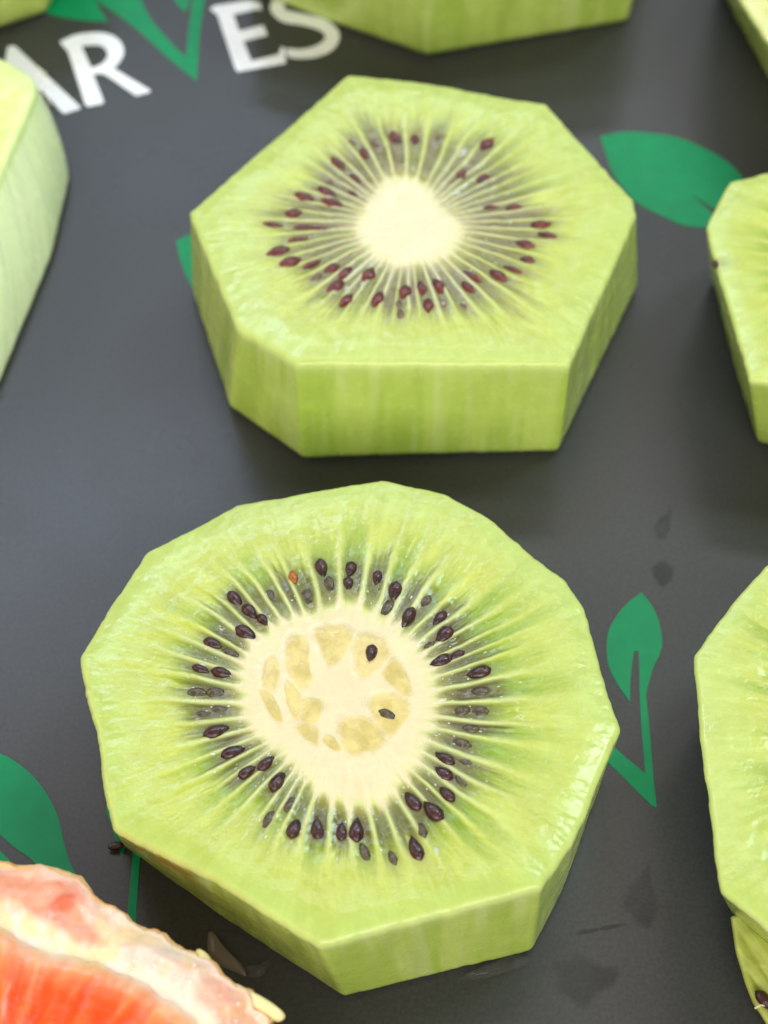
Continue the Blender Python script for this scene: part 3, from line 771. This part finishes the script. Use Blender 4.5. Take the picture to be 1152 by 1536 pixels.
def cit_col(x, y):
    th, r, s, w = cit_s(x, y)
    n = fbm(x * 330 + 3, y * 330 + 3, 6); n2 = fbm(x * 900, y * 900, 1)
    cream = lin((255, 224, 172)); white = lin((248, 228, 208)); pink = lin((246, 158, 126)); rose = lin((232, 106, 72)); org = lin((240, 190, 124))
    c0 = mixc(cream, white, sm(.40, .62, n2 * .5 + n * .5))
    blot = sm(.46, .62, fbm(x * 210 + 31, y * 210 + 17, 8)) * sm(.12, .35, s) * (1 - sm(.78, .95, s))
    left = sm(R(66), R(84), th)
    c0 = mixc(c0, pink, np.clip(blot * (.45 + .55 * left) + .55 * sm(.2, .5, s) * left + .18 * sm(.1, .4, s), 0, .9))
    c0 = mixc(c0, rose, sm(.55, .72, fbm(x * 430 + 5, y * 430 + 9, 4)) * blot * (.25 + .75 * left) * .9)
    vein = np.exp(-((fbm(x * 300 + 77, y * 300 + 5, 9) - .5) / .03) ** 2)
    c0 = mixc(c0, lin((240, 170, 160)), vein * .35 * sm(.1, .3, s))
    c0 = mixc(c0, white, sm(.78, .86, s) * (1 - sm(.9, .97, s)) * .3)
    c0 = mixc(c0, org, sm(.92, 1.0, s))
    return np.clip(c0, 0, .96)
def cit_h(x, y):
    th, r, s, w = cit_s(x, y)
    return (fbm(x * 330 + 3, y * 330 + 3, 6) - .5) * .0011 * sm(-.1, .2, s) + (fbm(x * 1000, y * 1000, 1) - .5) * .0004 - .0013 * sm(.35, 1.05, s) ** 1.4
cit = empty('citrus_piece', (cc[0], cc[1], 0))
tag(cit, 'red orange citrus piece with ragged pale pith in the bottom left corner', 'citrus')
polar_body('pith', cT, cB, CT, 120, 16, .0004, cit_h, cit_col, lambda p, f: mixc(np.tile(lin((222, 158, 84)), (len(p), 1)), lin((245, 214, 160)), sm(.4, .7, fbm(p * 300, f * 4, 3))), M_pith, cit)
# pulp: bulging juice sacs seen through the cut
mc, kc = 420, 90
thc = np.linspace(-np.pi, np.pi, mc, endpoint=False); U = np.c_[np.cos(thc), np.sin(thc)] * (Rp(thc) * 1.05)[:, None]
V = [np.array([[0, 0, 0.]])] + [np.c_[U * k, np.full(mc, k)] for k in np.linspace(0, 1, kc + 1)[1:]]
V = np.vstack(V); kk = V[:, 2].copy()
th = np.arctan2(V[:, 1], V[:, 0]); rr_ = np.hypot(V[:, 0], V[:, 1])
thw = th + (fbm(V[:, 0] * 180, V[:, 1] * 180, 3) - .5) * .12
sac = fbm(thw * 14 + 60, rr_ * 110, 5, 2); sac2 = fbm(thw * 40 + 60, rr_ * 150, 7)
V[:, 2] = CT + .0010 + (sac - .5) * .0009 - .0019 * sm(.88, 1.0, kk) + cit_h(V[:, 0], V[:, 1]) * sm(.8, 1, kk)
pc = mixc(lin((247, 80, 5)), lin((252, 118, 22)), sm(.3, .75, sac))
pc = mixc(pc, lin((255, 168, 112)), sm(.58, .85, sac2) * .40)
pc = mixc(pc, lin((238, 58, 20)), sm(.5, .8, fbm(V[:, 0] * 160, V[:, 1] * 160, 2)) * .5)
ed = kk + (sac2 - .5) * .05 + (fbm(V[:, 0] * 200, V[:, 1] * 200, 6) - .5) * .04
pc = mixc(pc, lin((255, 190, 130)), sm(.80, .93, ed) * .6)
pc = mixc(pc, cit_col(V[:, 0], V[:, 1]), sm(.86, .98, ed))
V = np.vstack([V, V[-mc:], [[0, 0, CT - .004]]]); pc = np.vstack([pc, pc[-mc:], pc[:1]])
idx = np.arange(mc); nx = (idx + 1) % mc
Fc = np.c_[np.zeros(mc, int), 1 + idx, 1 + nx].tolist()
for k in range(kc - 1):
    o = 1 + k * mc; Fc += np.c_[o + idx, o + mc + idx, o + mc + nx, o + nx].tolist()
o = 1 + kc * mc; Fc += np.c_[o + idx, np.full(mc, len(V) - 1), o + nx].tolist()
put('pulp', make_mesh('pulp', V, Fc, pc), M_pulp, cit)
# rind strip hugging the edge
sel = [i for i in range(len(cT)) if R(38) < math.atan2(cT[i, 1], cT[i, 0]) < R(118)]
V, Cv, Fc = [], [], []
NS = 7
for n_, i in enumerate(sel):
    d = cn[i]; w = .0005 + .0008 * vn(n_ * .11, 0, 2) * vn(n_ * .035, 0, 7)
    for j in range(NS):
        a = math.pi * (j / (NS - 1)) * 1.1 - .15
        rad_ = w * math.cos(a) * .9 - .0003; z = CT - .0022 + w * math.sin(a) * .7 - (.0012 * (j == 0)) 
        V.append((cT[i, 0] + d[0] * rad_, cT[i, 1] + d[1] * rad_, z + .0003 * vn(n_ * .3, j, 3)))
        Cv.append(mixc(lin((220, 150, 84)), lin((246, 208, 150)), vn(n_ * .22, j * .6, 5)))
for n_ in range(len(sel) - 1):
    for j in range(NS - 1):
        Fc.append((n_ * NS + j, (n_ + 1) * NS + j, (n_ + 1) * NS + j + 1, n_ * NS + j + 1))
put('rind', make_mesh('rind', np.array(V), Fc, np.array(Cv)), M_rind, cit)
def flap(px, z, h, colr, mat=M_rind, name='pith_flap', base=None):
    q = catmull(un(px, z) - cc, 5); m = len(q); c0 = q.mean(0)
    if not ccw(q): q = q[::-1]
    ks = [.4, .75, .93, 1.0]
    V = [np.array([[c0[0], c0[1], h]])] + [np.c_[c0 + (q - c0) * k, np.full(m, h * math.sqrt(max(0, 1 - k ** 3)))] for k in ks] + [np.c_[c0 + (q - c0) * .9, np.full(m, -.0006)], np.array([[c0[0], c0[1], -.0007]])]
    V = np.vstack(V); V[:, 2] += z + (fbm(V[:, 0] * 900, V[:, 1] * 900, 2) - .5) * .0003
    Fc = [(0, 1 + i, 1 + (i + 1) % m) for i in range(m)]
    for k in range(len(ks)):
        o = 1 + k * m; Fc += [(o + i, o + m + i, o + m + (i + 1) % m, o + (i + 1) % m) for i in range(m)]
    o = 1 + len(ks) * m; Fc += [(o + i, len(V) - 1, o + (i + 1) % m) for i in range(m)]
    n_ = fbm(V[:, 0] * 500, V[:, 1] * 500, 4)
    return put(name, make_mesh(name, V, Fc, lin(colr) * (.88 + .24 * n_[:, None])), mat, cit)
flap([(350, 1476), (378, 1488), (405, 1503), (425, 1519), (427, 1528), (417, 1532), (398, 1524), (372, 1512), (352, 1500)], CT - .0018, .0006, (250, 226, 164), M_pith)
flap([(296, 1424), (312, 1432), (322, 1450), (326, 1466), (312, 1476), (298, 1462), (292, 1440)], CT - .0022, .0007, (250, 222, 150), M_pith)
V, Fc = [], []
RB = np.random.default_rng(3)
def bead(V, Fc, x, y, z, a, n=8):
    o = len(V); V.append((x, y, z + a * .8))
    for rr2, zz in ((.6, .62), (1, .1), (1.0, -.3)):
        for i in range(n): V.append((x + rr2 * a * math.cos(6.2832 * i / n), y + rr2 * a * math.sin(6.2832 * i / n), z + zz * a))
    Fc += [(o, o + 1 + i, o + 1 + (i + 1) % n) for i in range(n)]
    for k in range(2): Fc += [(o + 1 + k * n + i, o + 1 + (k + 1) * n + i, o + 1 + (k + 1) * n + (i + 1) % n, o + 1 + k * n + (i + 1) % n) for i in range(n)]
for p in [(252, 1413), (291, 1446), (262, 1475), (331, 1492), (378, 1510), (385, 1520), (353, 1530), (330, 1530)] + [(RB.uniform(180, 400), 0) for _ in range(16)]:
    if p[1] == 0: p = (p[0], 1372 + (p[0] - 180) * .62 + RB.uniform(20, 75))
    q = un(p, CT)[0] - cc
    bead(V, Fc, q[0], q[1], CT + float(cit_h(q[:1], q[1:])[0]), RB.uniform(.00013, .0003))
o = put('juice_glint_beads', make_mesh('juice_glint_beads', np.array(V), Fc), M_bead, cit); o['kind'] = 'stuff'

# ------------------------------------------------------------------ small things on the mat
p = un((175, 1268), .0006)[0]
ss = empty('kiwi_seed', (p[0], p[1], 0))
tag(ss, 'loose black seed with a hooked tail at the left corner of the foreground slice', 'seed')
o = put('seed_body', SEED['d'], None, ss, (0, 0, .0005)); o.rotation_euler = (0, 0, R(190)); o.scale = (.85, .75, .8)
h_ = un([(183, 1264), (188, 1257), (184, 1250), (177, 1256)], .0012) - p
tube('seed_tail', [(h_[0][0], h_[0][1], .0008), (h_[1][0], h_[1][1], .0016), (h_[2][0], h_[2][1], .0021), (h_[3][0], h_[3][1], .0019)], .00026, M_seed_dark, ss)

def puddle(label, px, h, mat=M_juice, name='juice_puddle', cat='juice puddle', group=None):
    q = catmull(un(px), 5)
    if not ccw(q): q = q[::-1]
    c0 = q.mean(0); q = q - c0; m = len(q)
    ks = [.3, .6, .8, .92, 1.0]
    V = [np.array([[0, 0, h]])] + [np.c_[q * k, np.full(m, h * (1 - k ** 5) + .00003)] for k in ks]
    V = np.vstack(V); V[:, 2] += (fbm(V[:, 0] * 700, V[:, 1] * 700, 3) - .5) * h * .3 * (V[:, 2] > h * .3)
    Fc = [(0, 1 + i, 1 + (i + 1) % m) for i in range(m)]
    for k in range(len(ks) - 1):
        o = 1 + k * m; Fc += [(o + i, o + m + i, o + m + (i + 1) % m, o + (i + 1) % m) for i in range(m)]
    V = np.vstack([V, V[-m:], [[0, 0, .00001]]]); o = 1 + len(ks) * m
    Fc += [(o + i, len(V) - 1, o + (i + 1) % m) for i in range(m)]
    return tag(put(name, make_mesh(name, V, Fc), mat, None, (c0[0], c0[1], 0)), label, cat, group)
puddle('clear juice puddle along the front of the foreground slice', [(690, 1468), (705, 1458), (730, 1448), (770, 1432), (792, 1434), (790, 1446), (765, 1456), (740, 1464), (715, 1470)], .0008, group='juice puddles on the mat')
puddle('small clear juice puddle between the citrus and the foreground slice', [(368, 1450), (392, 1448), (405, 1440), (400, 1456), (388, 1466), (370, 1464)], .0006, group='juice puddles on the mat')
puddle('grey translucent scrap of skin beside the citrus piece', [(312, 1402), (320, 1398), (332, 1414), (346, 1430), (364, 1448), (369, 1464), (352, 1458), (330, 1448), (313, 1432)], .0007, M_scrap, 'skin_scrap', 'scrap')
def smear(label, px):
    q = catmull(un(px), 6)
    if not ccw(q): q = q[::-1]
    c0 = q.mean(0); q = q - c0; m = len(q)
    d = (fbm((q + c0)[:, 0] * 420, (q + c0)[:, 1] * 420, 2) - .5) * .0022
    q = q * (1 + d / np.linalg.norm(q, axis=1))[:, None]
    ks = np.linspace(0, 1.12, 11)[1:]
    V = [np.array([[0, 0, .00004]])] + [np.c_[q * k, np.full(m, .00004)] for k in ks]
    kk = np.r_[0, np.repeat(ks, m)]; V = np.vstack(V)
    V[-m:, 2] = .00001
    X, Y = (V[:, 0] + c0[0]), (V[:, 1] + c0[1])
    al = (1 - sm(.70, 1.1, kk + (fbm(X * 900, Y * 900, 4) - .5) * .5)) * (.55 + .45 * sm(.3, .6, fbm(X * 300, Y * 300, 1)))
    Fc = [(0, 1 + i, 1 + (i + 1) % m) for i in range(m)]
    for k in range(len(ks) - 1):
        o = 1 + k * m; Fc += [(o + i, o + m + i, o + m + (i + 1) % m, o + (i + 1) % m) for i in range(m)]
    o = put('juice_smear', make_mesh('juice_smear', V, Fc, np.repeat(al[:, None], 3, 1)), M_film, None, (c0[0], c0[1], 0))
    return tag(o, label, 'juice smear', 'dried juice smears on the mat')
smear('wide dark juice smear on the mat in the lower right', [(828, 1448), (860, 1434), (905, 1440), (940, 1450), (930, 1472), (905, 1496), (872, 1516), (846, 1504), (828, 1480)])
smear('upright dark juice smear below the green leaf stem', [(938, 1338), (955, 1316), (974, 1290), (984, 1322), (998, 1352), (988, 1376), (970, 1396), (950, 1380), (936, 1360)])
smear('thin dark juice streak right of the foreground slice', [(862, 1398), (890, 1391), (920, 1386), (945, 1385), (920, 1394), (890, 1400), (866, 1404)])
smear('small dark juice spot above the green leaf with a slit', [(984, 856), (996, 848), (1008, 856), (1004, 872), (990, 876)])
smear('faint dark juice spot on the bare mat between the two right slices', [(982, 796), (995, 772), (1010, 760), (1004, 780), (992, 808)])
